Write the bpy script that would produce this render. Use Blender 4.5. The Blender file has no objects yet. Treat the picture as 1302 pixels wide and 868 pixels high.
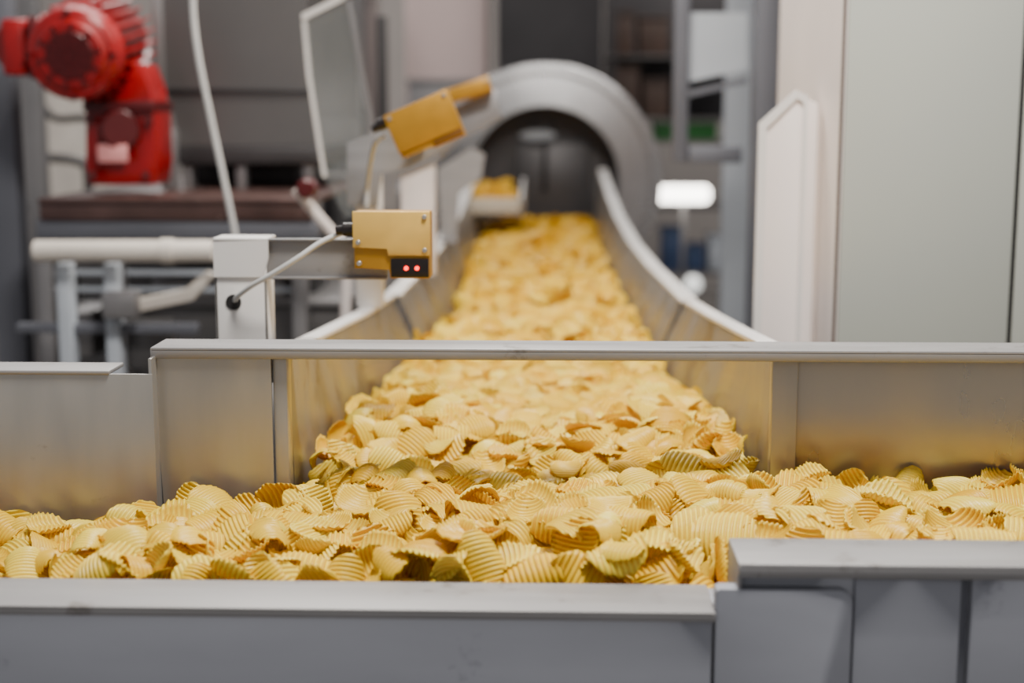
import bpy, bmesh, math, random
import numpy as np
from mathutils import Vector, Matrix, Euler, Quaternion
random.seed(7); rng=np.random.default_rng(11)
S=bpy.context.scene; COL=S.collection
# ---------------------------------------------------------------- camera
F=1808.0; TH=math.radians(9.0); YA=math.radians(1.71); CZ=1.56
cam_d=bpy.data.cameras.new("camera"); cam=bpy.data.objects.new("camera",cam_d); COL.objects.link(cam)
cam.location=(0,0,CZ); cam.rotation_euler=(math.pi/2-TH,0,YA)
cam_d.sensor_width=36; cam_d.lens=36*F/1302; cam_d.clip_start=.05; cam_d.clip_end=100
cam_d.dof.use_dof=True; cam_d.dof.focus_distance=1.60; cam_d.dof.aperture_fstop=2.6
S.camera=cam
R3=cam.rotation_euler.to_matrix()
def at(u,v,y):
    d=R3@Vector(((u-651)/F,-(v-434)/F,-1)); t=y/d.y
    return d.x*t, CZ+d.z*t
def X(u,y,v=300): return at(u,v,y)[0]
def Z(v,y,u=651): return at(u,v,y)[1]
def P(u,v,y):
    x,z=at(u,v,y); return Vector((x,y,z))
# ---------------------------------------------------------------- materials
def lin(c): 
    return tuple(((x/255)/12.92 if x/255<=.04045 else ((x/255+.055)/1.055)**2.4) for x in c)+(1,)
def mat(name,col,metal=0.0,rough=.5,var=.12,scale=6,stretch=(1,1,1),bump=0.0,emit=0,trans=0,alpha=1,spots=None,coat=0,rv=.05):
    m=bpy.data.materials.new(name); m.use_nodes=True; n=m.node_tree; b=n.nodes["Principled BSDF"]
    L=n.links.new
    tc=n.nodes.new("ShaderNodeTexCoord"); mp=n.nodes.new("ShaderNodeMapping"); mp.inputs["Scale"].default_value=stretch
    L(tc.outputs["Object"],mp.inputs["Vector"])
    no=n.nodes.new("ShaderNodeTexNoise"); no.inputs["Scale"].default_value=scale; no.inputs["Detail"].default_value=5
    L(mp.outputs[0],no.inputs["Vector"])
    c=lin(col)
    r=n.nodes.new("ShaderNodeValToRGB"); r.color_ramp.elements[0].position=.3; r.color_ramp.elements[1].position=.7
    r.color_ramp.elements[0].color=tuple(x*(1-var) for x in c[:3])+(1,); r.color_ramp.elements[1].color=tuple(min(1,x*(1+var)) for x in c[:3])+(1,)
    L(no.outputs["Fac"],r.inputs[0])
    out=r.outputs[0]
    if spots:
        n2=n.nodes.new("ShaderNodeTexNoise"); n2.inputs["Scale"].default_value=spots[1]; n2.inputs["Detail"].default_value=8; n2.inputs["Roughness"].default_value=.7
        L(tc.outputs["Object"],n2.inputs["Vector"])
        r2=n.nodes.new("ShaderNodeValToRGB"); r2.color_ramp.elements[0].position=spots[2]; r2.color_ramp.elements[1].position=spots[2]+.08
        r2.color_ramp.elements[0].color=(0,0,0,1); r2.color_ramp.elements[1].color=(.7,.7,.7,1)
        L(n2.outputs["Fac"],r2.inputs[0])
        mx=n.nodes.new("ShaderNodeMixRGB"); L(r2.outputs[0],mx.inputs[0]); L(out,mx.inputs[1]); mx.inputs[2].default_value=lin(spots[0]); out=mx.outputs[0]
    L(out,b.inputs["Base Color"])
    b.inputs["Metallic"].default_value=metal
    mr=n.nodes.new("ShaderNodeMapRange"); mr.inputs["From Min"].default_value=.3; mr.inputs["From Max"].default_value=.7; mr.inputs["To Min"].default_value=max(.02,rough-rv); mr.inputs["To Max"].default_value=min(1,rough+rv)
    L(no.outputs["Fac"],mr.inputs[0]); L(mr.outputs[0],b.inputs["Roughness"])
    if bump:
        bp=n.nodes.new("ShaderNodeBump"); bp.inputs["Strength"].default_value=bump; bp.inputs["Distance"].default_value=.002
        L(no.outputs["Fac"],bp.inputs["Height"]); L(bp.outputs[0],b.inputs["Normal"])
    if emit:
        b.inputs["Emission Color"].default_value=c; b.inputs["Emission Strength"].default_value=emit
    if trans: b.inputs["Transmission Weight"].default_value=trans
    if alpha<1: b.inputs["Alpha"].default_value=alpha
    if coat: b.inputs["Coat Weight"].default_value=coat
    return m
M={}
M['steel']=mat("brushed_steel",(174,170,164),.68,.36,.08,9,(2.5,2.5,.5),.05,spots=((128,120,110),9,.64),rv=.07)
M['steelr']=mat("polished_back_panel_steel",(180,173,162),.75,.30,.05,7,(1.5,1.5,.6),.03,rv=.06)
M['steelw']=mat("trough_wall_steel",(144,141,137),.65,.38,.12,9,(1,1,.5),.05,spots=((104,92,76),6,.54),rv=.10)
M['front']=mat("front_steel_paint",(148,149,156),.3,.5,.07,4,(1,1,3),.05,spots=((104,104,112),11,.64))
M['rim']=mat("worn_rim_steel",(146,143,142),.35,.50,.10,6,(1,8,8),.05,spots=((106,100,94),14,.60))
M['white']=mat("white_enamel",(226,221,216),0,.4,.05,5,spots=((150,135,120),14,.68))
M['whitewarm']=mat("warm_white_enamel",(232,220,213),0,.45,.04,3,spots=((180,158,145),12,.70))
M['cabinet']=mat("grey_green_enamel",(194,195,184),.05,.4,.03,1.5)
M['dark']=mat("dark_rubber",(30,27,27),0,.6)
M['gold']=mat("gold_sensor_casing",(182,132,34),.35,.40,.06,40)
M['goldl']=mat("gold_sensor_cover",(226,182,90),.25,.42,.05,40)
M['black']=mat("black_plastic",(24,16,14),0,.3)
M['brownp']=mat("brown_sensor_window",(115,72,10),.1,.35)
M['led']=mat("red_led",(255,30,15),0,.3,0,emit=6)
M['red']=mat("red_gear_paint",(150,0,6),0,.36,.25,9,coat=.2)
M['redd']=mat("dark_red_paint",(78,2,6),0,.4,.12,8)
M['greyd']=mat("dark_hopper_steel",(100,97,96),.55,.34,.15,1.6)
M['greyk']=mat("dark_grey_paint",(54,51,52),.3,.5,.2,4)
M['greym']=mat("mid_grey_steel",(138,135,135),.5,.40,.1,4)
M['greyb']=mat("blue_grey_paint",(102,103,110),.2,.5,.08,4)
M['brown']=mat("stained_steel_top",(90,68,64),.4,.35,.3,9,spots=((165,138,130),16,.60))
M['cable']=mat("light_cable_sheath",(205,203,200),0,.5)
M['cream']=mat("cream_pipe",(222,212,200),0,.45)
M['plate']=mat("pale_label",(225,150,148),0,.5)
M['perspex']=mat("clear_guard",(200,206,204),0,.12,.02,alpha=.08)
M['drum']=mat("drum_steel",(184,182,182),.88,.25,.10,2.5)
M['drumin']=mat("drum_interior_steel",(92,89,90),.5,.42,.2,4)
M['floor']=mat("factory_floor",(118,114,110),0,.22,.15,1.5)
M['wall']=mat("factory_wall",(158,151,146),0,.7,.1,.8)
M['pink']=mat("pale_pink_panel",(228,204,198),0,.6,.05,2)
M['blue']=mat("blue_crate",(52,70,104),0,.5)
M['card']=mat("brown_carton",(72,54,45),0,.7,.3,5)
M['green']=mat("green_plastic",(24,92,30),0,.5)
M['lamp']=mat("lamp_diffuser",(255,250,240),0,.4,0,emit=9)
M['floor_glint']=mat("floor_reflection_glow",(245,245,240),0,.4,0,emit=1.2)  # glow of the ball that stands for a floor reflection
M['paleblue']=mat("pale_blue_grey_paint",(176,181,188),0,.5,.05)
M['beige']=mat("beige_panel",(205,194,176),.1,.5,.08,4)
# ---------------------------------------------------------------- mesh helpers
ORG={}
def add_box(bm,x0,x1,y0,y1,z0,z1,bev=0.0,seg=2,rot=None,piv=None):
    g=bmesh.ops.create_cube(bm,size=1); vs=g['verts']
    for v in vs:
        v.co=Vector((x0+(v.co.x+.5)*(x1-x0), y0+(v.co.y+.5)*(y1-y0), z0+(v.co.z+.5)*(z1-z0)))
    es=list({e for v in vs for e in v.link_edges})
    if bev>0:
        r=bmesh.ops.bevel(bm,geom=es,offset=bev,segments=seg,affect='EDGES',profile=.5)
        vs=list({v for f in r['faces'] for v in f.verts})
    if rot is not None: bmesh.ops.rotate(bm,verts=vs,cent=piv,matrix=rot)
    return vs
def add_prism(bm,pts,vec,bev=0):
    a=[bm.verts.new(p) for p in pts]; b=[bm.verts.new(Vector(p)+Vector(vec)) for p in pts]
    n=len(a); bm.faces.new(a); bm.faces.new(b[::-1])
    for i in range(n): bm.faces.new((a[i],b[i],b[(i+1)%n],a[(i+1)%n]))
    if bev:
        es=list({e for v in a+b for e in v.link_edges})
        bmesh.ops.bevel(bm,geom=es,offset=bev,segments=2,affect='EDGES',profile=.5)
def add_cyl(bm,p0,p1,r0,r1=None,seg=32,bev=0):
    if r1 is None: r1=r0
    p0=Vector(p0);p1=Vector(p1);d=(p1-p0).normalized()
    a=d.orthogonal().normalized(); b=d.cross(a)
    L=(p1-p0).length
    prof=[(0,0,r0-bev),(bev,1,r0),(L-bev,1,r1),(L,0,r1-bev)] if bev else [(0,0,r0),(L,0,r1)]
    rings=[]
    for q in prof:
        rings.append([bm.verts.new(p0+d*q[0]+(a*math.cos(t)+b*math.sin(t))*q[2]) for t in [2*math.pi*i/seg for i in range(seg)]])
    for k in range(len(rings)-1):
        for i in range(seg): bm.faces.new((rings[k][i],rings[k][(i+1)%seg],rings[k+1][(i+1)%seg],rings[k+1][i]))
    bm.faces.new(rings[0][::-1]); bm.faces.new(rings[-1])
def add_rev(bm,prof,c,seg=72,closed=False,sx=1.0):
    rings=[]
    for (r,y) in prof:
        rings.append([bm.verts.new((c[0]+r*sx*math.cos(2*math.pi*i/seg),y,c[2]+r*math.sin(2*math.pi*i/seg))) for i in range(seg)])
    K=len(rings)
    for k in range(K if closed else K-1):
        A=rings[k];B=rings[(k+1)%K]
        for i in range(seg): bm.faces.new((A[i],A[(i+1)%seg],B[(i+1)%seg],B[i]))
def smooth_path(pts,n=8):
    pts=[Vector(p) for p in pts]; out=[]
    ext=[pts[0]*2-pts[1]]+pts+[pts[-1]*2-pts[-2]]
    for i in range(1,len(ext)-2):
        p0,p1,p2,p3=ext[i-1:i+3]
        for k in range(n):
            t=k/n
            out.append(.5*((2*p1)+(p2-p0)*t+(2*p0-5*p1+4*p2-p3)*t*t+(3*p1-p0-3*p2+p3)*t**3))
    out.append(pts[-1]); return out
def add_tube(bm,pts,r,seg=12,n=8,sm=True):
    ps=smooth_path(pts,n) if sm else [Vector(p) for p in pts]
    rings=[];a=None
    for i,p in enumerate(ps):
        d=(ps[min(i+1,len(ps)-1)]-ps[max(i-1,0)]).normalized()
        if a is None: a=d.orthogonal().normalized()
        a=(a-d*a.dot(d)).normalized(); b=d.cross(a)
        rings.append([bm.verts.new(p+(a*math.cos(t)+b*math.sin(t))*r) for t in [2*math.pi*k/seg for k in range(seg)]])
    for k in range(len(rings)-1):
        for i in range(seg): bm.faces.new((rings[k][i],rings[k][(i+1)%seg],rings[k+1][(i+1)%seg],rings[k+1][i]))
    bm.faces.new(rings[0][::-1]); bm.faces.new(rings[-1])
def add_sheet(bm,rows,th):
    th=Vector(th)
    g=[[ [bm.verts.new(Vector(p)+o) for p in row] for row in rows] for o in (Vector((0,0,0)),th)]
    n=len(rows);m=len(rows[0])
    for s in (0,1):
        for i in range(n-1):
            for j in range(m-1):
                bm.faces.new((g[s][i][j],g[s][i+1][j],g[s][i+1][j+1],g[s][i][j+1]))
    for i in range(n-1):
        for j in (0,m-1): bm.faces.new((g[0][i][j],g[0][i+1][j],g[1][i+1][j],g[1][i][j]))
    for i in (0,n-1):
        for j in range(m-1): bm.faces.new((g[0][i][j],g[0][i][j+1],g[1][i][j+1],g[1][i][j]))
def thing(name,label,cat,loc=(0,0,0),group=None):
    o=bpy.data.objects.new(name,None); o.empty_display_size=.05; o.location=loc; COL.objects.link(o)
    o["label"]=label; o["category"]=cat
    if group:o["group"]=group
    ORG[o.name]=Vector(loc); return o
def mk(name,bm,m,parent=None,label=None,cat=None,kind=None,group=None,smooth=True):
    bmesh.ops.recalc_face_normals(bm,faces=bm.faces[:])
    me=bpy.data.meshes.new(name)
    if parent is not None: off=ORG[parent.name]
    else:
        xs=[v.co for v in bm.verts]
        off=Vector(((min(c.x for c in xs)+max(c.x for c in xs))/2,(min(c.y for c in xs)+max(c.y for c in xs))/2,min(c.z for c in xs)))
    for v in bm.verts: v.co-=off
    bm.to_mesh(me); bm.free()
    if smooth:
        me.polygons.foreach_set("use_smooth",[True]*len(me.polygons))
        me.set_sharp_from_angle(angle=math.radians(35))
    me.materials.append(m)
    o=bpy.data.objects.new(name,me); COL.objects.link(o)
    ORG[o.name]=off
    if parent is not None: o.parent=parent
    else: o.location=off
    if label:o["label"]=label
    if cat:o["category"]=cat
    if kind:o["kind"]=kind
    if group:o["group"]=group
    return o
def box(name,m,x0,x1,y0,y1,z0,z1,bev=.002,parent=None,**k):
    bm=bmesh.new(); add_box(bm,min(x0,x1),max(x0,x1),y0,y1,min(z0,z1),max(z0,z1),bev); return mk(name,bm,m,parent,**k)
def pbox(name,m,u0,u1,v0,v1,y,d,bev=.003,parent=None,z0=None,**k):
    vm=(v0+v1)/2; um=(u0+u1)/2
    return box(name,m,X(u0,y,vm),X(u1,y,vm),y,y+d,(Z(v1,y,um) if z0 is None else z0),Z(v0,y,um),bev,parent,**k)
# ---------------------------------------------------------------- setting
bm=bmesh.new(); add_box(bm,-9,9,-1,13.2,-.1,0); mk("floor",bm,M['floor'],kind="structure",smooth=False)
bm=bmesh.new(); add_box(bm,-9,9,13,13.2,0,4.5); mk("wall_back",bm,M['wall'],kind="structure",smooth=False)
# ---------------------------------------------------------------- cross conveyor
FZ=1.015
ZR=1.128; YB=1.283; YF=1.205
cc=thing("cross_conveyor","stainless steel conveyor trough carrying ridged potato chips","conveyor",(0,1.45,0))
xe=X(905,1.24,760)
box("trough_floor",M['steel'],-1.3,1.3,YF+.03,1.60,FZ-.01,FZ,.001,cc)
bm=bmesh.new(); add_box(bm,-1.3,xe,YF,YB,ZR-.005,ZR,.002); add_box(bm,-1.3,xe,YB-.004,YB,FZ,ZR-.004,.001); add_box(bm,-1.3,xe,YF,YF+.004,ZR-.009,ZR-.001,.001)
mk("front_rim",bm,M['rim'],cc,label="worn steel folded top rim")
box("front_panel",M['front'],-1.3,xe-.003,YF+.005,YF+.012,.62,ZR-.006,.001,cc)
zr2=1.172; xl=X(932,1.25,700)
bm=bmesh.new(); add_box(bm,xl,1.3,1.208,1.288,zr2-.006,zr2,.0025); add_box(bm,xl,1.3,1.282,1.288,FZ,zr2-.004,.001); add_box(bm,xl,1.3,1.208,1.213,zr2-.013,zr2-.003,.001)
mk("raised_rim",bm,M['rim'],cc,label="raised worn steel rim")
box("raised_rim_end",M['rim'],xl,xl+.004,1.214,1.287,zr2-.05,zr2-.003,.001,cc)
x1=X(1085,1.21,800); x2=X(1222,1.21,800); x3=X(1234,1.21,800)
box("guard_backing_plate",M['front'],xl+.002,1.3,1.222,1.228,.62,zr2-.006,.001,cc)
box("joint_plate",M['front'],xe-.006,xl+.006,1.243,1.284,.62,ZR-.004,.001,cc)
bm=bmesh.new(); r=.012; zt=Z(750,1.21,1000); xa=X(909,1.21,800); xb=x1-.0015
pts=[]
for cx,cz,a0 in ((xb-r,zt-r,0),(xa+r*.3,zt-r*.3,90)):
    rr=r if a0==0 else r*.3
    for k in range(7):
        t=math.radians(a0+90*k/6); pts.append((cx+rr*math.cos(t),1.210,cz+rr*math.sin(t)))
pts+= [(xa,1.210,.62),(xb,1.210,.62)]
add_prism(bm,pts,(0,.018,0),.001); mk("access_panel",bm,M['front'],cc,label="blue-grey panel with rounded corner")
bm=bmesh.new(); add_box(bm,x1+.001,x2,1.214,1.223,.62,Z(738,1.21,1150),.0015)
mk("support_post",bm,M['front'],cc)
box("side_panel",M['front'],x3,1.3,1.212,1.223,.62,Z(728,1.21,1250),.002,cc)
box("panel_gap_seal",M['greyb'],x2+.001,x3-.001,1.219,1.2225,.62,Z(735,1.21,1230),.0005,cc)
zl=Z(475,1.58,80)
box("back_wall",M['steel'],-1.3,X(200,1.59,560),1.58,1.584,FZ,zl,.001,cc)
box("back_rim",M['rim'],-1.3,X(146,1.6,468),1.578,1.635,zl-.001,zl+.004,.0015,cc)
BZ=Z(434,1.66,700); XL=X(196,1.62,440)
bm=bmesh.new()
add_prism(bm,[(XL+.001,1.606,BZ-.01),(X(346,1.61,500),1.606,BZ-.01),(X(346,1.61,500),1.606,FZ),(XL+.012,1.606,FZ)],(0,.004,0))
add_box(bm,XL+.002,XL+.006,1.585,1.609,FZ,BZ-.01,.001)
mk("corner_panel",bm,M['steel'],cc)
box("corner_post",M['steel'],X(346,1.61,500)+.001,X(371,1.64,500),1.612,1.64,FZ,BZ-.01,.0015,cc)
box("back_wall",M['steelr'],X(1011,1.665,540),1.3,1.662,1.667,FZ,BZ-.012,.001,cc)
box("corner_post",M['steel'],X(978,1.66,540),X(1010,1.66,540),1.645,1.665,FZ,BZ-.012,.0015,cc)
bm=bmesh.new(); add_box(bm,XL,1.3,1.602,1.668,BZ-.005,BZ,.0015); add_box(bm,XL,1.3,1.602,1.606,BZ-.013,BZ-.002,.001)
add_box(bm,X(375,1.64),X(975,1.64),1.664,1.668,BZ-.016,BZ-.002,.001)
mk("crossbar",bm,M['rim'],cc,label="flat steel bar spanning the channel opening")
for xx in (-1.1,-.1,1.1):
    for yy in (1.25,1.54): box("leg",M['greym'],xx-.03,xx+.03,yy,yy+.05,0,FZ-.005,.003,cc)
# ---------------------------------------------------------------- feeder troughs
def trough(name,label,L,Rr,loc,nlegs,rw=.022):
    t=thing(name,label,"conveyor",loc)
    ys=[a[0] for a in L]
    bm=bmesh.new()
    add_sheet(bm,[((l[1],l[0],FZ),(r_[1],r_[0],FZ)) for l,r_ in zip(L,Rr)],(0,0,-.006)); mk("trough_floor",bm,M['steel'],t)
    for side,A in ((-1,L),(1,Rr)):
        bm=bmesh.new(); add_sheet(bm,[((a[1],a[0],FZ-.006),((a[1]+a[2])/2,a[0],(1.04+a[3])/2),(a[2],a[0],a[3])) for a in A],(side*.004,0,0)); mk("side_wall",bm,M['steelw'],t)
        bm=bmesh.new(); add_sheet(bm,[((a[2]-side*.001,a[0],a[3]+.002),(a[2]+side*rw,a[0],a[3]+.002)) for a in A],(0,0,.006))
        add_sheet(bm,[((a[2]+side*rw,a[0],a[3]-.03),(a[2]+side*rw,a[0],a[3]+.008)) for a in A],(side*.004,0,0)); mk("side_rim",bm,M['white'],t,label="white painted top rim")
    for i in range(nlegs):
        yy=ys[0]+.2+(ys[-1]-ys[0]-.4)*i/max(1,nlegs-1)
        for xx in (-.25,.10): box("leg",M['greym'],xx,xx+.05,yy,yy+.05,0,FZ-.005,.003,t)
    return t
trough("feed_conveyor","stainless steel feed trough with white rims, full of chips",
 [(1.642,-.306,-.312,1.278),(2.1,-.300,-.338,1.232),(2.5,-.286,-.335,1.205),(2.90,-.262,-.328,1.188)],
 [(1.668,.254,.262,1.278),(2.1,.228,.273,1.236),(2.5,.214,.270,1.206),(2.88,.200,.264,1.182)],(0,2.2,0),2)
trough("vibrating_conveyor","long narrow steel trough leading out of the drum",
 [(2.91,-.250,-.318,1.188),(3.6,-.250,-.316,1.183),(4.24,-.255,-.318,1.19),(5.0,-.270,-.325,1.22),(5.6,-.280,-.335,1.25),(6.4,-.29,-.34,1.29)],
 [(2.89,.195,.258,1.183),(3.6,.165,.236,1.178),(4.24,.158,.223,1.18),(5.0,.163,.212,1.205),(5.6,.170,.205,1.245),(6.4,.175,.195,1.32)],(0,4.6,0),4,.03)
# ---------------------------------------------------------------- chips
def chip_grid(nu,nv,ridge,thick,seed):
    r=np.random.default_rng(seed)
    a=.0278*(1+.11*r.normal()); b=.0270*(1+.11*r.normal())
    a=np.clip(a,.023,.034); b=np.clip(b,.022,.033)
    per=.0049; ph=r.uniform(0,6.28)
    sg=r.choice([1,1,-1]); k2=r.uniform(6,19)*sg; k1=r.uniform(-5,10)*sg; k3=r.uniform(-11,11)
    if r.uniform()<.28: k2=r.uniform(18,27)*sg; k1*=.3
    w=r.uniform(-1,1,6)
    u=np.linspace(-1,1,nu); v=np.linspace(-1,1,nv)
    u=np.sign(u)*(1-(1-np.abs(u))**1.12)
    U,V=np.meshgrid(u,v,indexing='ij')
    c=np.maximum(2e-2,(1-np.abs(U)**2.4))**(1/2.3)
    edge=1+.06*w[0]*np.sin(3*U+w[1]*3)+.04*w[2]*np.sin(7*U*V+w[3]*3)+.025*np.sin(13*U+w[4]*6)*np.abs(V)
    x=a*U*(1+.05*w[5]*V**2); y=b*c*V*edge + .003*w[3]*np.sin(2*U)
    z=k1*x*x+k2*y*y+k3*x*y + .0018*np.sin(90*x+w[0]*5)*np.sin(80*y+w[1]*5)+ .003*w[2]*np.sin(60*(x+y))
    rr=np.sqrt(U**2+V**2*(1-U**2*.5)); z=z+ w[4]*.008*np.clip(rr-.6,0,1)
    y=y*(1-np.clip(np.abs(k2)*.010,0,.28)*V**2); 
    phs=x/per*2*np.pi+ph
    if ridge: z=z+.0013*np.sin(phs)
    z=z-z.mean()
    P3=np.stack([x,y,z],-1).reshape(-1,3)
    at1=(phs/(2*np.pi)).reshape(-1); at2=np.maximum(np.abs(U),np.abs(V)*1.0).reshape(-1)
    idx=np.arange(nu*nv).reshape(nu,nv)
    q=np.stack([idx[:-1,:-1],idx[1:,:-1],idx[1:,1:],idx[:-1,1:]],-1).reshape(-1,4)
    if thick:
        n=nu*nv; Pb=P3.copy(); Pb[:,2]-=thick
        P3=np.concatenate([P3,Pb]); at1=np.tile(at1,2); at2=np.tile(at2,2)
        loop=np.concatenate([idx[:,0],idx[-1,1:],idx[-2::-1,-1],idx[0,-2:0:-1]])
        nx=np.roll(loop,-1)
        side=np.stack([loop,loop+n,nx+n,nx],-1)
        q=np.concatenate([q,q[:,::-1]+n,side])
    return P3,q,at1,at2
NV=36
HI=[chip_grid(65,11,True,.0013,i) for i in range(NV)]
HS=[chip_grid(57,9,True,0,i) for i in range(NV)]
LO=[chip_grid(15,7,False,0,i) for i in range(NV)]
SM=[chip_grid(15,13,False,0,i)[0] for i in range(NV)]
cell=.004; gx0=-.9; gy0=1.25; GX=int(1.8/cell); GY=int((6.5-gy0)/cell)
xs=gx0+(np.arange(GX)+.5)*cell; ys=gy0+(np.arange(GY)+.5)*cell
XX,YY=np.meshgrid(xs,ys,indexing='ij')
lb=np.interp(ys,[1.6,2.1,2.9,2.92,4.24,5.6,6.4],[-.303,-.310,-.275,-.26,-.27,-.29,-.30])
rb=np.interp(ys,[1.6,2.1,2.88,2.92,3.6,4.24,5.6,6.4],[.252,.238,.215,.205,.180,.172,.178,.18])
valid=((YY<1.60)&(XX>-.44))&(YY>1.292) | ((YY<1.655)&(YY>1.29)&(XX>.25)) | ((XX>lb[None,:])&(XX<rb[None,:])&(YY>1.29)&(YY<6.4))
valid|=(YY<1.576)&(YY>1.292)
H=np.full((GX,GY),FZ+.002)
# smooth random lumps (no straight ridges)
g_=np.random.default_rng(5)
lump=np.zeros_like(XX)
for _ in range(260):
    lx=g_.uniform(-.85,.85); ly=1.25+5.2*g_.uniform()**1.5; s_=g_.uniform(.04,.11)
    if ly>1.8: lx=g_.uniform(-.3,.25)
    lump+=g_.choice([-1,1])*.014*np.exp(-((XX-lx)**2+((YY-ly)*.7)**2)/(2*s_*s_))
S1=1.095+np.clip(lump,-.022,.024)
S1+=.020*np.exp(-((XX+.02)/.32)**2-((YY-1.60)/.60)**2)
S1-=.022*np.clip((-XX-.38)/.15,0,1)
cxl=(lb+rb)/2; hw=(rb-lb)/2
S1-=np.where(YY>1.75,.012*np.clip((YY-1.75)/.3,0,1)*np.clip(np.abs(XX-cxl[None,:])/hw[None,:],0,1)**3,0)
tgt=S1-.016
chips=[]
def drop(n,xr,yr,far=False,maxfail=700,lo=None):
    fail=0; cnt=0
    while cnt<n and fail<maxfail:
        px=rng.uniform(*xr,8); py=rng.uniform(*yr,8)
        ii=((px-gx0)/cell).astype(int); jj=((py-gy0)/cell).astype(int)
        ok=valid[ii,jj]; d=np.where(ok,tgt[ii,jj]-H[ii,jj],-1)
        k=int(np.argmax(d))
        if d[k]<=0: fail+=1; continue
        cap=S1[ii[k],jj[k]]+(.043 if px[k]<.3 else .032)
        done=False
        for c in range(6):
            var=int(rng.integers(NV)); sc=float(rng.uniform(.84,1.18))
            if far: sc*=1.10
            tilt=float(np.clip(rng.normal(.84,.36),.05,1.45))
            if c>=4: tilt*=.45
            az=rng.normal(0,.95) if rng.uniform()<.66 else rng.uniform(0,6.28)
            q=Quaternion((math.cos(az),math.sin(az),0),tilt)@Quaternion((1,0,0),math.pi if rng.uniform()<.4 else 0)@Quaternion((0,0,1),rng.uniform(0,6.28)); R=np.array(q.to_matrix())
            p=SM[var]@R.T*sc; p[:,0]+=px[k]; p[:,1]+=py[k]
            a=((p[:,0]-gx0)/cell).astype(int); b=((p[:,1]-gy0)/cell).astype(int)
            if a.min()<0 or a.max()>=GX or b.min()<0 or b.max()>=GY: continue
            if not valid[a,b].all(): continue
            z=np.percentile(H[a,b]-p[:,2],85)
            z=max(z,FZ+.001-p[:,2].min())
            if z+p[:,2].max()>cap and c<5: continue
            if z+p[:,2].max()>cap+.008: continue
            done=True; break
        if not done: fail+=1; continue
        np.maximum.at(H,(a,b),p[:,2]+z-.002)
        chips.append((px[k],py[k],z,var,sc,q)); cnt+=1
drop(9000,(-.88,.88),(1.29,2.95),maxfail=7000)
drop(6500,(-.33,.27),(2.9,6.4),True)
RT=np.array(R3)
def visible_cells():
    cs=5.0; W=int(1302/cs)+1; Hh=int(868/cs)+1
    zb=np.full(W*Hh,1e9); rec=[]
    for (x,y,z,var,sc,q) in chips:
        w=HS[var][0]@np.array(q.to_matrix()).T*sc+np.array([x,y,z])
        c=(w-np.array([0,0,CZ]))@RT
        dep=-c[:,2]; u=651+F*c[:,0]/dep; v=434-F*c[:,1]/dep
        lim=np.where(u>930,686,740+ (u-905)*.008)
        ok=(u>=0)&(u<1302)&(v>=0)&(v<lim)
        ci=(v[ok]/cs).astype(int)*W+(u[ok]/cs).astype(int); rec.append((ci,dep[ok]))
        np.minimum.at(zb,ci,dep[ok])
    return np.array([len(np.unique(ci[d<=zb[ci]+.004])) if len(ci) else 0 for ci,d in rec])
vis=visible_cells()
print("CHIPS",len(chips),"visible",int((vis>0).sum()),"cells",int(np.sort(vis)[::-1][299]))
order=np.argsort(-vis); indiv=set(order[:300].tolist())
cm=bpy.data.materials.new("ridged_potato_chip"); cm.use_nodes=True; nt=cm.node_tree; N=nt.nodes; L=nt.links.new
for n_ in list(N): N.remove(n_)
out=N.new("ShaderNodeOutputMaterial"); pb=N.new("ShaderNodeBsdfPrincipled"); tr=N.new("ShaderNodeBsdfTranslucent"); mx=N.new("ShaderNodeMixShader"); mx.inputs[0].default_value=.22
L(pb.outputs[0],mx.inputs[1]); L(tr.outputs[0],mx.inputs[2]); L(mx.outputs[0],out.inputs[0])
aR=N.new("ShaderNodeAttribute"); aR.attribute_name="ridge"; aE=N.new("ShaderNodeAttribute"); aE.attribute_name="rimdist"; aT=N.new("ShaderNodeAttribute"); aT.attribute_name="tone"
oi=N.new("ShaderNodeObjectInfo")
def math_(op,a,b=None,c=None):
    m=N.new("ShaderNodeMath"); m.operation=op
    for i,v in enumerate((a,b,c)):
        if v is None: continue
        if isinstance(v,(int,float)): m.inputs[i].default_value=v
        else: L(v,m.inputs[i])
    return m.outputs[0]
isst=math_('LESS_THAN',aT.outputs["Fac"],.0001)   # single chips carry tone 0 and take their own random tone
tone=math_('ADD',aT.outputs["Fac"],math_('MULTIPLY',isst,math_('MULTIPLY_ADD',oi.outputs["Random"],.8,.2)))
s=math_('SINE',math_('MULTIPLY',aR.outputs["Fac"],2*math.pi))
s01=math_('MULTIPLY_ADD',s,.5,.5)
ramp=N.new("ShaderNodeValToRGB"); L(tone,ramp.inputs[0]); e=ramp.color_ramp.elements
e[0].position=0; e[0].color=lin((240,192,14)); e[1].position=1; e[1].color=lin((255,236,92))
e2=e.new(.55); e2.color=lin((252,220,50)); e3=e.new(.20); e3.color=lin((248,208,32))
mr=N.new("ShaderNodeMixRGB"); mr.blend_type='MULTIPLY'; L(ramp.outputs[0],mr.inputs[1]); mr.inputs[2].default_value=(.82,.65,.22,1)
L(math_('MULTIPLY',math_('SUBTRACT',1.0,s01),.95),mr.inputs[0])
tc=N.new("ShaderNodeTexCoord"); no=N.new("ShaderNodeTexNoise"); no.inputs["Scale"].default_value=55; no.inputs["Detail"].default_value=4; no.noise_dimensions='4D'
L(tc.outputs["Object"],no.inputs["Vector"]); L(math_('MULTIPLY',oi.outputs["Random"],40),no.inputs["W"])
br=N.new("ShaderNodeValToRGB"); L(no.outputs["Fac"],br.inputs[0]); br.color_ramp.elements[0].position=.72; br.color_ramp.elements[0].color=(0,0,0,1); br.color_ramp.elements[1].position=.90; br.color_ramp.elements[1].color=(1,1,1,1)
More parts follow.
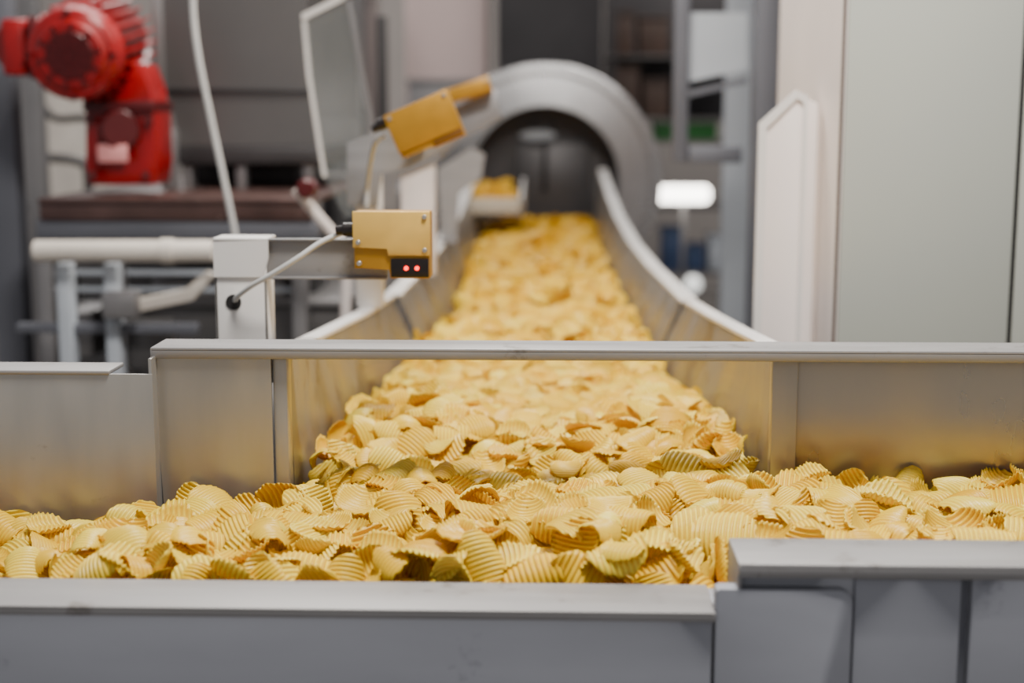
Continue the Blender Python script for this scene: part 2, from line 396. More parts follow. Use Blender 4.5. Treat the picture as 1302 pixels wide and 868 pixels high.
m2=N.new("ShaderNodeMixRGB"); L(math_('MULTIPLY',br.outputs[0],.5),m2.inputs[0]); L(mr.outputs[0],m2.inputs[1]); m2.inputs[2].default_value=lin((210,140,28))
ed=N.new("ShaderNodeMapRange"); L(aE.outputs["Fac"],ed.inputs[0]); ed.inputs["From Min"].default_value=.9; ed.inputs["From Max"].default_value=1.0; ed.inputs["To Max"].default_value=.06
m3=N.new("ShaderNodeMixRGB"); L(ed.outputs[0],m3.inputs[0]); L(m2.outputs[0],m3.inputs[1]); m3.inputs[2].default_value=lin((230,176,40))
L(m3.outputs[0],pb.inputs["Base Color"]); L(m3.outputs[0],tr.inputs["Color"])
pb.inputs["Roughness"].default_value=.38; pb.inputs["Specular IOR Level"].default_value=.5
n3=N.new("ShaderNodeTexNoise"); n3.inputs["Scale"].default_value=420; L(tc.outputs["Object"],n3.inputs["Vector"])
bp=N.new("ShaderNodeBump"); bp.inputs["Strength"].default_value=.25; bp.inputs["Distance"].default_value=.001; L(n3.outputs["Fac"],bp.inputs["Height"]); L(bp.outputs[0],pb.inputs["Normal"])
def npmesh(name,V,Q,ar,ae,tn):
    me=bpy.data.meshes.new(name); me.vertices.add(len(V)); me.vertices.foreach_set("co",V.astype(np.float32).ravel())
    me.loops.add(Q.size); me.loops.foreach_set("vertex_index",Q.astype(np.int32).ravel())
    me.polygons.add(len(Q)); me.polygons.foreach_set("loop_start",np.arange(0,Q.size,4,dtype=np.int32)); 
    me.polygons.foreach_set("use_smooth",np.ones(len(Q),dtype=bool))
    for nm,ar_ in (("ridge",ar),("rimdist",ae),("tone",tn)):
        a=me.attributes.new(nm,'FLOAT','POINT'); a.data.foreach_set("value",ar_.astype(np.float32))
    me.update(calc_edges=True); me.validate(); me.materials.append(cm); return me
CM=[npmesh("potato_chip",v,q,a1,a2,np.zeros(len(v))) for v,q,a1,a2 in HI]
def heap(name,items,label):
    VV=[];QQ=[];A1=[];A2=[];TT=[];off=0
    for (x,y,z,var,sc,q,src) in items:
        v_,q_,a1,a2=src[var]
        R=np.array(q.to_matrix()); w=v_@R.T*sc+np.array([x,y,z])
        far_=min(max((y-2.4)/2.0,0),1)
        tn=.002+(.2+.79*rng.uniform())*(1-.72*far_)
        VV.append(w);QQ.append(q_+off);A1.append(a1);A2.append(a2);TT.append(np.full(len(w),tn));off+=len(w)
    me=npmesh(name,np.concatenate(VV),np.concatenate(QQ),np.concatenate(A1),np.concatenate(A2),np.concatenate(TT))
    o=bpy.data.objects.new(name,me); COL.objects.link(o); o["kind"]="stuff"; o["label"]=label; o["category"]="potato chips"
    return o
items=[]
for i,(x,y,z,var,sc,q) in enumerate(chips):
    if i in indiv:
        o=bpy.data.objects.new("potato_chip",CM[var]); o.rotation_mode='QUATERNION'; o.rotation_quaternion=q; o.scale=(sc,sc,sc); o.location=(x,y,z)
        o["label"]="golden ridged potato chip lying in the pile"; o["category"]="potato chip"; o["group"]="ridged potato chips on the conveyor"
        COL.objects.link(o)
    else:
        items.append((x,y,z,var,sc,q,HS if (y<3.6 and vis[i]>0) else LO))
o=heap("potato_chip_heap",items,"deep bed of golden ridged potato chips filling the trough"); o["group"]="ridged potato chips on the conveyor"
# ---------------------------------------------------------------- sensors & brackets
def sensor(loc,ang,label,lit=True,sc=1,h=.086,style=0):
    t=thing("photoelectric_sensor",label,"sensor",(0,0,0),"gold photoelectric sensors")
    w=.098
    bm=bmesh.new()
    if style==0: add_prism(bm,[(0,0,h),(w,0,h),(w,0,.0),(.046,0,.0),(.046,0,.013),(.0,0,.013)],(0,.045,0),.0015)
    else: add_prism(bm,[(0,0,h),(w,0,h),(w,0,.0),(.5*w,0,.0),(.46*w,0,.004),(0,0,.004)],(0,.045,0),.0015)
    hs=mk("housing",bm,M['gold'],t)
    bm=bmesh.new()
    if style==0: add_prism(bm,[(-.001,-.004,h+.001),(w+.001,-.004,h+.001),(w+.001,-.004,.030),(.044,-.004,.030),(.044,-.004,.040),(-.001,-.004,.040)],(0,.0035,0),.001)
    else: add_prism(bm,[(-.001,-.004,h+.001),(w+.001,-.004,h+.001),(w+.001,-.004,.012 if h>.05 else .004),(-.001,-.004,.012 if h>.05 else .004)],(0,.0035,0),.001)
    mk("cover",bm,M['goldl'] if lit else M['gold'],hs,label="pale gold front cover" if lit else None)
    if style==0: box("lens_window",M['black'],.048,w-.001,-.004,-.0005,.002,.026,.0008,hs)
    elif h>.05: box("lens_window",M['brownp'],.052,w-.001,-.003,-.0005,.001,.011,.0008,hs)
    if lit:
        for xx in (.068,.082):
            bm=bmesh.new(); add_cyl(bm,(xx,-.0062,.014),(xx,-.0035,.014),.0028,seg=16); mk("indicator_light",bm,M['led'],hs)
    for xx,zz in (((.006,.047),(.092,.037),(.092,h-.006),(.007,.020)) if style==0 else ((.006,h-.006),(.092,h-.006))):
        bm=bmesh.new(); add_cyl(bm,(xx,-.0065,zz),(xx,-.0005,zz),.0032,seg=12,bev=.0006); mk("screw",bm,M['steel'],hs)
    if h>.05:
        bm=bmesh.new(); add_cyl(bm,(0,.02,.062),(-.017,.02,.062),.009,seg=20,bev=.001); add_cyl(bm,(-.015,.02,.062),(-.026,.02,.060),.006,seg=16); mk("cable_gland",bm,M['black'],hs)
    t.location=loc; t.rotation_euler=(0,ang,0); t.scale=(sc,sc,sc); return t
ys1=1.83
s1=sensor((X(450,ys1,310),ys1,Z(354,ys1,500)),0,"gold photoelectric sensor with two red lights on white bracket")
ys2=2.42
s2=sensor((X(513,ys2,205),ys2,Z(205,ys2,513)),math.radians(-23),"tilted gold photoelectric sensor above the feed trough",False,1.16,.070,1)
y4=3.267
s3=sensor((X(566,y4,130),y4,Z(136,y4,566)),math.radians(-18),"thin tilted gold sensor cap on grey bracket",False,1.15,.030,1)
b1=thing("sensor_bracket","white painted steel sensor post with arm and cable hole","bracket",(X(306,1.90),1.92,0))
yb=1.885
xa_,xb_=X(273,yb,360),X(339,yb,360)
bm=bmesh.new()
add_box(bm,xa_,xb_,yb,yb+.004,1.05,Z(332,yb,306),.001); add_box(bm,xa_,xa_+.004,yb,yb+.05,1.05,Z(304,yb,306),.001); add_box(bm,xb_-.004,xb_,yb+.0,yb+.05,1.05,Z(356,yb,306),.001)
mk("post",bm,M['white'],b1)
bm=bmesh.new()
zt=Z(303,yb,306); z5=Z(333,yb,306)
add_prism(bm,[(xa_,yb,zt),(xb_+.004,yb-.001,zt),(xb_+.004,yb-.001,z5+.006),(xb_-.004,yb-.001,z5-.02),(xb_-.004,yb,z5-.02),(xa_,yb,z5-.02)],(0,-.003,0)); add_box(bm,xa_,xb_+.004,yb-.004,yb+.05,zt-.003,zt+.001,.001)
mk("post_cap",bm,M['white'],b1)
bm=bmesh.new(); xe2=X(492,yb,330)
add_box(bm,xb_-.004,xe2,yb+.006,yb+.010,Z(355,yb,400),zt,.001); add_box(bm,xb_-.004,xe2,yb-.002,yb+.010,zt-.003,zt,.001); add_box(bm,xb_-.004,xe2,yb-.002,yb+.01,Z(355,yb,400),Z(355,yb,400)+.003,.001)
mk("arm",bm,M['rim'],b1)
hc=P(297,384,yb)
bm=bmesh.new(); add_cyl(bm,hc+Vector((0,-.0012,0)),hc+Vector((0,.006,0)),.0105,seg=28); mk("cable_hole_grommet",bm,M['dark'],b1)
box("foot_post",M['greym'],xa_,xb_,yb,yb+.05,0,1.05,.002,b1)
p0=P(436,296,1.853)
bm=bmesh.new(); add_tube(bm,[p0+Vector((.01,0,.001)),p0,P(408,308,1.85),P(380,327,1.845),P(350,346,1.85),P(322,362,1.86),P(303,376,1.875),hc+Vector((0,.004,0))],.0036); mk("sensor_cable",bm,M['cable'],label="light grey sensor cable looping into a post hole",cat="cable")
y2=2.62
b2=thing("sensor_bracket","white bent steel bracket holding a tilted sensor","bracket",(X(466,y2,388),y2+.02,1.205))
bm=bmesh.new(); add_box(bm,X(452,y2,330),X(486,y2,330),y2,y2+.03,1.207,Z(200,y2,460),.002); mk("post",bm,M['white'],b2)
bm=bmesh.new(); add_prism(bm,[P(441,262,y2-.012),P(441,182,y2-.012),P(500,160,y2-.012),P(560,132,y2-.012),P(570,185,y2-.012),P(520,212,y2-.012),P(484,222,y2-.012),P(480,262,y2-.012)],(0,.008,0),.001); add_box(bm,X(515,ys2+.05,180),X(535,ys2+.05,180),ys2+.045,y2,Z(178,ys2+.05),Z(165,ys2+.05),.001); mk("arm",bm,M['rim'],b2)
y3=3.3
b3=thing("sensor_bracket","white rectangular bracket post beside the trough","bracket",(X(530,y3,350),y3,1.19))
box("post",M['whitewarm'],X(510,y3,240),X(552,y3,240),y3,y3+.05,1.192,Z(206,y3,530),.001,b3)
bm=bmesh.new(); add_prism(bm,[P(540,206,y3+.02),P(548,150,y3+.02),P(630,112,y3+.02),P(638,150,y3+.02),P(585,178,y3+.02),P(556,206,y3+.02)],(0,.01,0),.001); mk("arm",bm,M['greym'],b3,label="grey angled bracket plate")
bm=bmesh.new(); add_prism(bm,[P(486,268,y3-.01),P(486,214,y3-.01),P(558,186,y3-.01),P(560,204,y3-.01),P(504,226,y3-.01),P(504,268,y3-.01)],(0,.008,0)); mk("side_plate",bm,M['greym'],b3,label="grey angular side plate")
y6=4.1
sg=thing("edge_plate","angular grey steel plate standing on the trough rim","plate",(X(588,y6,300),y6,1.19))
bm=bmesh.new(); add_prism(bm,[P(562,306,y6),P(556,215,y6),P(600,188,y6),P(616,196,y6),P(612,226,y6),P(584,246,y6),P(580,306,y6)],(0,.01,0)); mk("plate_sheet",bm,M['rim'],sg)
box("plate_foot",M['greym'],X(560,y6,306),X(582,y6,306),y6-.02,y6+.05,Z(309,y6,570),Z(304,y6,570),.001,sg)
bm=bmesh.new(); add_tube(bm,[P(489,172,2.45),P(478,180,2.46),P(472,200,2.52),P(467,235,2.60),P(466,264,2.60)],.0045); mk("sensor_cable",bm,M['cable'],label="pale grey cable hanging from tilted sensor",cat="cable")
# side tray with chips
y5=5.55
tray=thing("side_tray","small cream steel tray carrying a heap of chips","tray",(X(622,y5),y5+.2,1.2))
xa5,xb5=X(578,y5,262),X(664,y5,262); z5b=Z(275,y5,620); z5t=Z(252,y5,620)
bm=bmesh.new(); add_box(bm,xa5,xb5,y5,y5+.012,z5b,z5t,.002); add_box(bm,xa5,xb5,y5,y5+.5,z5b,z5b+.012,.002); add_box(bm,xa5,xa5+.01,y5,y5+.5,z5b,z5t,.002)
mk("tray_body",bm,M['beige'],tray)
bm=bmesh.new(); add_prism(bm,[Vector((xb5-.01,y5,z5b)),Vector((xb5-.01,y5,z5t)),Vector((xb5-.01,y5+.5,z5t+.06)),Vector((xb5-.01,y5+.5,z5b))],(.01,0,0),.001); mk("tray_side",bm,M['white'],tray)
th=[]
for k in range(170):
    xx=rng.uniform(xa5+.04,xb5-.045); yy=rng.uniform(y5+.045,y5+.47); f=(yy-y5)/.5
    az=rng.uniform(0,6.28); th.append((xx,yy,z5b+.03+f*.09*rng.uniform(.2,1),int(rng.integers(NV)),1.0,Quaternion((math.cos(az),math.sin(az),0),rng.uniform(0,.8)),LO))
heap("potato_chips_in_tray",th,"small heap of golden potato chips in side tray")
# ---------------------------------------------------------------- drum
yd=6.5; cx,cz=at(692,231,yd); r1=148*yd/F; r0=94*yd/F
dr=thing("tumble_drum","large round stainless steel seasoning drum with broad flat flange","drum",(cx,yd+.8,0))
bm=bmesh.new(); add_rev(bm,[(r0,yd+.08),(r0,yd-.018),(r0+.004,yd-.022),(r1-.055,yd-.014),(r1-.050,yd-.006),(r1-.042,yd-.006),(r1-.038,yd-.014),(r1-.004,yd-.012),(r1,yd-.006),(r1,yd+.07),(r1-.05,yd+.10)],(cx,0,cz),closed=True); mk("drum_flange",bm,M['drum'],dr)
bm=bmesh.new(); add_rev(bm,[(r1-.06,yd+.09),(r1-.06,yd+1.8),(r1-.08,yd+1.8),(r1-.08,yd+.09)],(cx,0,cz),closed=True); mk("drum_barrel",bm,M['drumin'],dr)
bm=bmesh.new(); add_rev(bm,[(.001,yd+.34),(r1-.085,yd+.34),(r1-.085,yd+.36),(.001,yd+.36)],(cx,0,cz)); mk("drum_baffle",bm,M['drumin'],dr)
box("chute_plate",M['drumin'],cx-.13,cx+.20,yd+.20,yd+.22,cz-.25,cz+.17,.004,dr)
box("spray_bar",M['greyk'],cx-.012,cx+.012,yd+.17,yd+.19,cz-.05,cz+.26,.003,dr)
hp=P(684,172,yd+.12)
def ell(c,a,b): return [c+Vector((a*math.cos(t),0,b*math.sin(t))) for t in [2*math.pi*i/24 for i in range(24)]]
bm=bmesh.new(); add_prism(bm,ell(hp,.085,.022),(0,.02,0),.004); add_cyl(bm,hp+Vector((0,.01,0)),hp+Vector((0,.24,0)),.012); mk("drum_highlight",bm,M['paleblue'],dr,label="pale lens shape standing for a highlight in the drum")  # pale ellipse modelled for the highlight seen inside the drum opening
for sx in (-.35,.3): box("stand",M['greym'],cx+sx,cx+sx+.08,yd+.2,yd+1.5,0,cz-.36,.004,dr)
# ---------------------------------------------------------------- red geared motor
gm=thing("geared_motor","bright red electric gear motor mounted on a steel machine","motor",(X(150,3.5),3.5,Z(236,3.5,150)))
a=P(90,70,3.30); b=P(144,51,3.74); d=(b-a).normalized()
u_=d.orthogonal().normalized(); w_=d.cross(u_)
bm=bmesh.new(); add_cyl(bm,a,a+d*.08,.104,.110,40,.010); add_cyl(bm,a-d*.012,a+d*.01,.078,.092,40,.006); mk("fan_cowl",bm,M['red'],gm)
bm=bmesh.new(); add_cyl(bm,a+d*.07,b,.090,.090,40)
for k in range(24):
    t=2*math.pi*k/24; n_=u_*math.cos(t)+w_*math.sin(t); s_=d.cross(n_)
    p=a+d*.09; add_prism(bm,[p+n_*.086+s_*.004,p+n_*.120+s_*.002,p+n_*.120-s_*.002,p+n_*.086-s_*.004],d*.32)
mk("motor_body",bm,M['red'],gm)
bm=bmesh.new(); add_cyl(bm,a-d*.016,a-d*.004,.055,.06,32,.003)
for k in range(10):
    t=2*math.pi*k/10; n_=u_*math.cos(t)+w_*math.sin(t); s_=d.cross(n_); p=a-d*.019
    add_prism(bm,[p+n_*.012+s_*.003,p+n_*.074+s_*.004,p+n_*.074-s_*.004,p+n_*.012-s_*.003],d*.006)
mk("cowl_grille",bm,M['redd'],gm)
for k in range(4):
    t=math.radians(45+90*k); n_=u_*math.cos(t)+w_*math.sin(t); p=a-d*.004+n_*.096
    bm=bmesh.new(); add_cyl(bm,p-d*.006,p+d*.006,.008,seg=6); mk("bolt",bm,M['redd'],gm)
bm=bmesh.new()
add_cyl(bm,P(18,58,3.34),P(48,60,3.44),.060,.070,28,.008); mk("terminal_box",bm,M['red'],gm)
box("terminal_lid",M['red'],X(5,3.33,60),X(34,3.33,60),3.31,3.42,Z(96,3.33,20),Z(24,3.33,20),.010,gm)
pbox("cooling_rib",M['redd'],36,42,20,100,3.30,.04,.002,gm)
bm=bmesh.new()
G=-4
add_prism(bm,[P(118+G,112,3.45),P(146+G,80,3.45),P(184+G,80,3.45),P(190+G,112,3.45),P(201+G,140,3.45),P(203+G,205,3.45),P(200+G,235,3.45),P(116+G,235,3.45),P(113+G,205,3.45),P(112+G,140,3.45)],(0,.15,0),.006)
mk("gearbox",bm,M['red'],gm)
bm=bmesh.new(); add_box(bm,X(110+G,3.44,130),X(200+G,3.44,130),3.43,3.61,Z(142,3.44,150),Z(128,3.44,150),.004); add_cyl(bm,P(157+G,165,3.46),P(157+G,165,3.42),.052,.047,32,.005); mk("gearbox_flange",bm,M['redd'],gm)
for (uu,vv) in ((115,152),(190,152),(118,222),(186,222)):
    bm=bmesh.new(); add_cyl(bm,P(uu,vv,3.46),P(uu,vv,3.425),.010,seg=6); mk("bolt",bm,M['redd'],gm)
pbox("rating_plate",M['plate'],124,162,184,206,3.417,.004,.001,gm)
# ---------------------------------------------------------------- hopper + machine table
hm=thing("hopper","dark grey stainless steel hopper above a machine table","hopper",(X(290,3.9),3.9,1.4))
yh=3.75
bm=bmesh.new(); add_prism(bm,[P(194,-80,yh),P(384,-80,yh),P(400,150,yh),P(406,186,yh),P(222,186,yh),P(198,110,yh)],(0,.9,0),.003); mk("hopper_body",bm,M['greyd'],hm,smooth=False)
bm=bmesh.new(); add_prism(bm,[P(216,186,yh-.02),P(408,186,yh-.02),P(410,208,yh-.02),P(222,210,yh-.02)],(0,.9,0),.004); mk("hopper_base",bm,M['greyk'],hm,label="dark base flange")
bm=bmesh.new(); add_prism(bm,[P(190,-80,yh-.015),P(203,-80,yh-.015),P(207,108,yh-.015),P(226,176,yh-.015),P(218,186,yh-.015),P(194,112,yh-.015)],(0,.02,0),.003); mk("corner_flange",bm,M['greym'],hm)
bm=bmesh.new(); add_prism(bm,[P(204,112,yh-.008),P(397,112,yh-.008),P(397,118,yh-.008),P(206,118,yh-.008)],(0,.01,0),.001); mk("fold_line",bm,M['greyk'],hm)
for uu in (232,300,385): pbox("support_leg",M['greym'],uu,uu+12,208,240,yh,.05,.002,hm)
pbox("support_leg",M['greym'],205,222,165,240,yh-.06,.05,.002,hm)
pbox("drive_housing",M['greyk'],240,380,206,238,yh+.2,.4,.01,hm)
tb=thing("machine_table","stained steel machine table on painted legs","machine",(X(220,3.6),3.6,0))
yt=3.30
bm=bmesh.new(); x0=X(48,yt,260); x9=X(398,yt,260); zz=Z(252,yt,220)
add_box(bm,x0,x9,yt,4.7,zz-.012,zz,.003); mk("table_top",bm,M['brown'],tb)
pbox("apron",M['brown'],50,396,254,280,yt+.01,.02,.002,tb); pbox("lower_rail",M['greyb'],46,405,280,304,yt+.02,.05,.003,tb)
for uu in (50,140,372): pbox("leg",M['greym'],uu,uu+18,300,520,yt+.05,.05,.003,tb,z0=0)
pbox("shelf_box",M['greyd'],182,440,388,520,yt+.15,.7,.01,tb,z0=.3)
pbox("shelf_box_lid",M['greym'],176,444,380,390,yt+.13,.75,.004,tb)
pbox("dark_backing_box",M['greyd'],60,395,302,500,yt+.75,.5,.01,tb,z0=.2)  # dark box added behind to give the darkness under the table
for k,(u0,u1,v0,v1,m) in enumerate([(60,118,395,455,'greym'),(192,250,352,384,'greym'),(286,330,340,384,'paleblue'),(340,400,350,384,'greyk'),(96,136,300,345,'greym'),(150,200,430,470,'greyk'),(52,72,340,420,'greym'),(210,300,308,334,'greyb'),(318,368,308,340,'greym')]): pbox("gear_housing",M[m],u0,u1,v0,v1,yt+.25,.2,.012,tb)
for (u0,u1,v0,v1) in ((60,372,344,350),(60,372,366,371)): pbox("stretcher",M['paleblue'],u0,u1,v0,v1,yt+.08,.02,.002,tb)
for uu in (230,262,310,348):
    bm=bmesh.new(); add_cyl(bm,P(uu,368,yt+.2),P(uu,368,yt+.24),.028,seg=24,bev=.004); mk("pulley",bm,M['greym'],tb)
yp=3.05
bm=bmesh.new(); add_cyl(bm,P(44,319,yp),P(272,319,yp),.0235,seg=28,bev=.003); add_cyl(bm,P(205,319,yp),P(222,319,yp),.027,seg=28,bev=.002); mk("pipe_run",bm,M['cream'],label="horizontal cream plastic pipe under the machine table",cat="pipe")
fr=thing("support_frame","pale painted tube frame below the pipe","frame",(X(140,3.15),3.15,0))
for uu in (135,75): box("upright",M['paleblue'],X(uu,3.1,400),X(uu+18,3.1,400),3.09,3.13,0,Z(335,3.1,140),.003,fr)
bm=bmesh.new(); add_prism(bm,[P(135,400,3.08),P(150,385,3.08),P(235,370,3.08),P(262,345,3.08),P(272,350,3.08),P(245,382,3.08),P(160,400,3.08)],(0,.03,0),.003); mk("brace",bm,M['cream'],fr)
pbox("valve",M['greym'],128,172,372,406,3.04,.06,.008,fr)
pbox("cross_rail",M['greyb'],20,250,412,424,3.10,.03,.003,fr)
pbox("control_box",M['greyd'],160,215,410,470,3.14,.08,.006,fr)
pw=thing("pipework","grey steel pipework with elbows behind the table","pipe",(X(200,5.2),5.2,0))
for k,(pts,r,m) in enumerate([([(20,262),(60,262),(95,262),(104,280),(104,470)],.022,'greym'),([(60,200),(100,205),(112,225),(112,345)],.018,'greyd'),([(410,230),(470,232),(500,240),(508,262),(508,420)],.03,'greym'),([(50,130),(70,150),(100,150),(112,150)],.014,'greyk')]):
    yy=4.9+.12*k; q3=[P(u,v,yy) for u,v in pts]
    if pts[-1][1]>415: q3.append(Vector((q3[-1].x,yy,.0)))
    bm=bmesh.new(); add_tube(bm,q3,r); mk("pipe_section",bm,M[m],pw)
for k,(u0,u1,v0,v1,m) in enumerate([(20,180,420,436,'greyb'),(408,425,60,470,'greyk'),(480,492,20,300,'greyk'),(425,520,300,312,'greyb')]): pbox("pipe_support",M[m],u0,u1,v0,v1,5.4,.06,.004,pw,z0=(0 if v1==470 else None))
po=thing("steel_post","tall blue-grey steel post beside the motor","post",(X(5,3.6),3.6,0))
box("post_body",M['greyb'],X(-18,3.6,200),X(20,3.6,200),3.6,3.66,0,2.4,.004,po); box("base_plate",M['greyb'],X(-30,3.6,200),X(32,3.6,200),3.57,3.69,0,.012,.002,po)
po2=thing("steel_post","slim grey steel post behind the motor","post",(X(45,4.8),4.8,0))
box("post_body",M['greym'],X(36,4.8,300),X(60,4.8,300),4.8,4.86,0,2.4,.004,po2); box("base_plate",M['greym'],X(28,4.8,300),X(68,4.8,300),4.77,4.89,0,.012,.002,po2)
bm=bmesh.new(); add_tube(bm,[P(248,-90,2.95),P(245,0,2.95),P(252,70,2.95),P(268,150,2.95),P(285,230,2.95),P(299,300,2.95),P(304,350,2.96),P(300,420,2.97)],.0065); mk("power_cable",bm,M['cable'],label="white power cable hanging down past the hopper",cat="cable")
pg=thing("machine_guard","clear plastic guard sheet with pale edges","guard",(X(420,3.2),3.2,1.2))
yg=3.2
edge=[P(383,18,yg),P(390,95,yg),P(402,175,yg),P(410,225,yg)]
bm=bmesh.new(); 
for i in range(len(edge)-1):
    add_prism(bm,[edge[i],edge[i]+Vector((.008,0,0)),edge[i+1]+Vector((.008,0,0)),edge[i+1]],(0,.012,0))
add_prism(bm,[P(383,18,yg-.005),P(436,-8,yg-.005),P(438,-1,yg-.005),P(385,26,yg-.005)],(0,.01,0)); mk("guard_edge",bm,M['white'],pg)
bm=bmesh.new(); add_prism(bm,[P(387,25,yg+.004),P(440,0,yg+.004),P(470,170,yg+.004),P(474,262,yg+.004),P(440,278,yg+.004),P(412,225,yg+.004)],(0,.005,0)); mk("guard_sheet",bm,M['perspex'],pg)
bm=bmesh.new(); add_prism(bm,[P(440,0,yg),P(446,0,yg),P(474,150,yg),P(474,262,yg),P(467,262,yg),P(467,150,yg)],(0,.012,0)); mk("guard_frame",bm,M['greym'],pg)
kn=thing("hand_valve","small red and white hand valve on a pale pipe","valve",(X(390,3.1),3.1,0))
bm=bmesh.new(); add_cyl(bm,P(392,240,3.12),P(388,240,3.04),.024,.020,24,.004); mk("handwheel",bm,M['redd'],kn)
bm=bmesh.new(); add_tube(bm,[P(376,240,3.13),P(400,270,3.14),P(425,300,3.15),P(440,330,3.15),P(440,470,3.15),Vector((X(440,3.15),3.15,0))],.012); mk("valve_pipe",bm,M['whitewarm'],kn)
# ---------------------------------------------------------------- right cabinet
yc=2.3; xc=X(1066,yc,250)
cb=thing("machine_cabinet","tall grey-green sheet metal machine cabinet with white side","cabinet",(xc+.4,2.65,0))
xs_=X(1292,yc,250)
box("cabinet_body",M['whitewarm'],xc,1.5,yc+.006,2.96,0,2.7,.003,cb)
box("front_panel",M['cabinet'],xc+.006,xs_-.003,yc-.002,yc+.006,.9,2.65,.002,cb)
box("front_panel",M['cabinet'],xs_+.004,1.48,yc-.002,yc+.006,.9,2.65,.002,cb)
box("panel_seam",M['dark'],xs_-.003,xs_+.004,yc+.0,yc+.0055,.9,2.65,.0005,cb)
box("lower_panel",M['beige'],xc+.006,1.48,yc-.002,yc+.006,.05,.895,.002,cb)
box("corner_trim",M['card'],xc-.002,xc+.002,yc-.003,yc+.004,0,2.7,.001,cb)
gp=thing("guide_plate","white painted framed guard panel with slanted top","plate",(X(995,2.45),2.45,0))
yg2=2.46
bm=bmesh.new(); g5=[P(967,160,yg2),P(1012,118,yg2),P(1040,132,yg2)]; g5=[Vector((g5[0].x,yg2,0))]+g5+[Vector((g5[2].x,yg2,0))]
add_prism(bm,g5,(0,.02,0),.001); mk("plate_body",bm,M['whitewarm'],gp)
yq=yg2-.006
l0=P(965,157,yq); l1=P(975,163,yq); t0=P(1012,114,yq); t1=P(1014,125,yq); r_0=P(1028,122,yq); r_1=P(1022,131,yq)
bm=bmesh.new(); add_prism(bm,[Vector((l0.x,yq,0)),l0,l1,Vector((l1.x,yq,0))],(0,.006,0)); mk("plate_border",bm,M['white'],gp)
bm=bmesh.new(); add_prism(bm,[l0,t0,t1,l1],(0,.006,0)); mk("plate_border",bm,M['white'],gp)
bm=bmesh.new(); add_prism(bm,[t0,r_0,Vector((r_0.x,yq,0)),Vector((r_1.x,yq,0)),r_1,t1],(0,.006,0)); mk("plate_border",bm,M['white'],gp)
st=thing("steel_column","grey steel column behind the cabinet","column",(X(968,4.0),4.0,0))
box("column_body",M['greyb'],X(957,4.0,250),X(986,4.0,250),4.0,4.1,0,2.8,.004,st); box("base_plate",M['greyb'],X(945,4.0),X(998,4.0),3.96,4.14,0,.012,.002,st)
yf=4.2
wf=thing("panel_frame","dark grey steel U-shaped frame with pale panel","frame",(X(905,yf),yf,1.5))
bm=bmesh.new(); add_box(bm,X(857,yf,100),X(876,yf,100),yf,yf+.05,Z(206,yf),2.4,.004); add_box(bm,X(876,yf,190),X(944,yf,190),yf,yf+.05,Z(207,yf),Z(186,yf),.004); mk("frame_bars",bm,M['greyb'],wf)
bm=bmesh.new(); add_prism(bm,[P(876,104,yf+.02),P(876,16,yf+.02),P(950,16,yf+.02),P(950,88,yf+.02)],(0,.015,0)); mk("panel_sheet",bm,M['paleblue'],wf)
bm=bmesh.new(); add_prism(bm,[P(872,116,yf),P(950,98,yf),P(950,106,yf),P(872,124,yf)],(0,.02,0)); mk("panel_edge",bm,M['greyb'],wf)
box("frame_column",M['paleblue'],X(920,5.5,300),X(962,5.5,300),5.5,5.6,0,2.2,.004,label="broad pale blue-grey square column",cat="column")
ln=thing("work_lamp","glowing white tubular work lamp","lamp",(X(869,8.5),8.5,0))
bm=bmesh.new(); add_cyl(bm,P(837,247,8.5),P(902,247,8.5),.050,seg=28,bev=.02); mk("lamp_tube",bm,M['lamp'],ln)
box("slim_stand",M['greym'],X(866,8.55),X(872,8.55),8.57,8.60,0,Z(247,8.5),.003,ln)
def floor_glint(u,v,y,r):  # glowing ball added where the floor reflects a lamp
    t=thing("floor_glint_ball","glowing ball on a slim stand, added for a lamp reflection on the floor","lamp",(X(u,y),y,0)); 
    bm=bmesh.new(); bmesh.ops.create_uvsphere(bm,u_segments=20,v_segments=12,radius=r,matrix=Matrix.Translation(P(u,v,y))); mk("glint_ball",bm,M['floor_glint'],t); box("slim_stand",M['greyb'],X(u,y)-.012,X(u,y)+.012,y-.012,y+.012,0,Z(v,y)-r*.8,.002,t)
floor_glint(881,361,9.0,.055)
rk=thing("storage_rack","grey storage rack holding crates and cartons","rack",(X(850,10.5),10.5,0))
for uu in (772,935): box("rack_upright",M['greyk'],X(uu,10.5),X(uu,10.5)+.05,10.5,10.6,0,2.8,.004,rk)
for vv in (70,150,178,262,345): pbox("rack_shelf",M['greyd'],768,945,vv,vv+4,10.49,.8,.004,rk)
pbox("rack_back",M['greyk'],768,945,-40,150,11.3,.02,.004,rk)
def crate(m,u0,u1,v0,v1,y,name,label,cat,grp):
    t=thing(name,label,cat,(X((u0+u1)/2,y),y+.1,Z(v1,y)),grp)
    pbox("crate_body",m,u0,u1,v0+3,v1,y,.3,.008,t); pbox("crate_lid",m,u0-2,u1+2,v0,v0+4,y-.01,.32,.005,t)
for k,(m,u0,u1,v0,v1) in enumerate([('card',776,806,14,70),('card',812,850,20,70),('card',776,812,84,150),('card',818,850,100,150),('card',870,905,40,70),('blue',842,868,290,345),('blue',872,896,312,345),('paleblue',902,926,300,345)]):
    n_={'card':("carton","plain dark brown carton stacked on the rack","carton"),'blue':("crate","blue plastic crate on the rack","crate"),'paleblue':("crate","pale plastic crate on the rack","crate")}[m]
    crate(M[m],u0,u1,v0,v1,10.52,*n_,"goods on the storage rack")
t=thing("crate","green plastic crate on the rack","crate",(X(870,10.4),10.4,Z(178,10.4)),"goods on the storage rack"); pbox("crate_body",M['green'],832,912,158,178,10.52,.3,.008,t); pbox("crate_rim",M['green'],830,914,155,160,10.51,.33,.004,t)
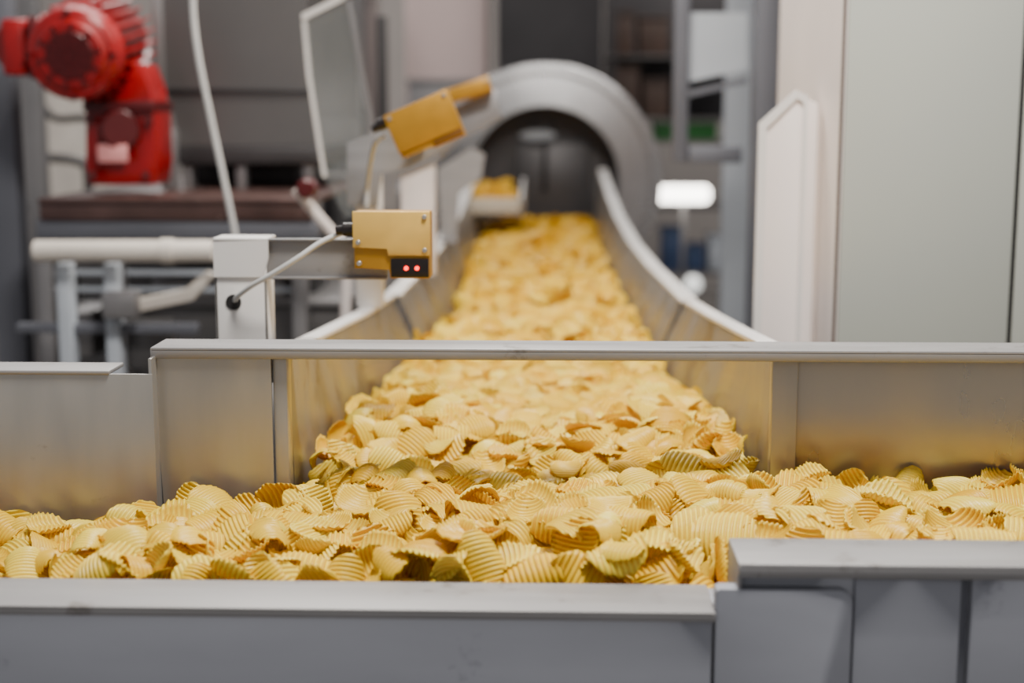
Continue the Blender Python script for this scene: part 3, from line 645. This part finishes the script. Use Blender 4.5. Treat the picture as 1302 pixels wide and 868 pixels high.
dc=thing("duct_column","broad dark grey vertical duct behind the drum","duct",(X(697,9.5),9.5,0))
box("duct_body",M['greyk'],X(632,9.5,50),X(766,9.5,50),9.5,10.1,0,3.2,.01,dc); box("duct_flange",M['greym'],X(626,9.5,50),X(772,9.5,50),9.45,10.15,2.9,2.95,.004,dc)
def bgp(name,label,cat,m,u0,u1,v0,v1,y,d,z0=None,trim='greym'):
    t=thing(name,label,cat,(X((u0+u1)/2,y),y,0))
    pbox("body",M[m],u0,u1,v0,v1,y,d,.01,t,z0=z0)
    pbox("top_edge",M[trim],u0-3,u1+3,v0,v0+5,y-.02,d+.04,.004,t)
bgp("control_cabinet","pale pink painted control cabinet","cabinet",'pink',515,618,-20,68,9.6,.6,z0=0)
bgp("wrapping_machine","cream packing machine housing","machine",'cream',40,120,70,235,8.0,.8,z0=0)
bgp("wrapping_machine","dark grey packing machine housing","machine",'greyd',405,462,-30,120,8.6,.8,z0=0)
bgp("wrapping_machine","mid grey machine housing with steel top","machine",'greym',520,600,100,330,8.5,.7,z0=0)
bgp("equipment_cabinet","mid grey equipment cabinet","cabinet",'greyb',40,100,330,470,7.0,.6,z0=0)
bgp("equipment_cabinet","pale equipment cabinet on the floor","cabinet",'paleblue',200,300,340,470,7.5,.6,z0=0)
# ---------------------------------------------------------------- light
w=bpy.data.worlds.new("world"); S.world=w; w.use_nodes=True; bg=w.node_tree.nodes["Background"]; bg.inputs[0].default_value=(.93,.93,.96,1); bg.inputs[1].default_value=.38
def area(n,loc,size,pw,col=(1,.95,.88),rot=(0,0,0),sy=None):
    l=bpy.data.lights.new(n,'AREA'); l.energy=pw; l.size=size; l.color=col
    if sy: l.shape='RECTANGLE'; l.size_y=sy
    o=bpy.data.objects.new(n,l); o.location=loc; o.rotation_euler=rot; COL.objects.link(o)
area("ceiling_lamp",(.25,1.2,3.2),.45,88,(1,.975,.93),(math.radians(6),0,0))
area("ceiling_lamp",(-.3,3.2,3.0),.45,48,(1,.96,.88))
area("ceiling_lamp",(-1.5,6.2,4.2),2,70,(1,.96,.92)); area("ceiling_lamp",(1.5,9.5,4.2),2,100,(1,.96,.92)); area("ceiling_lamp",(-2.5,10.5,4.2),2,100,(1,.96,.92))
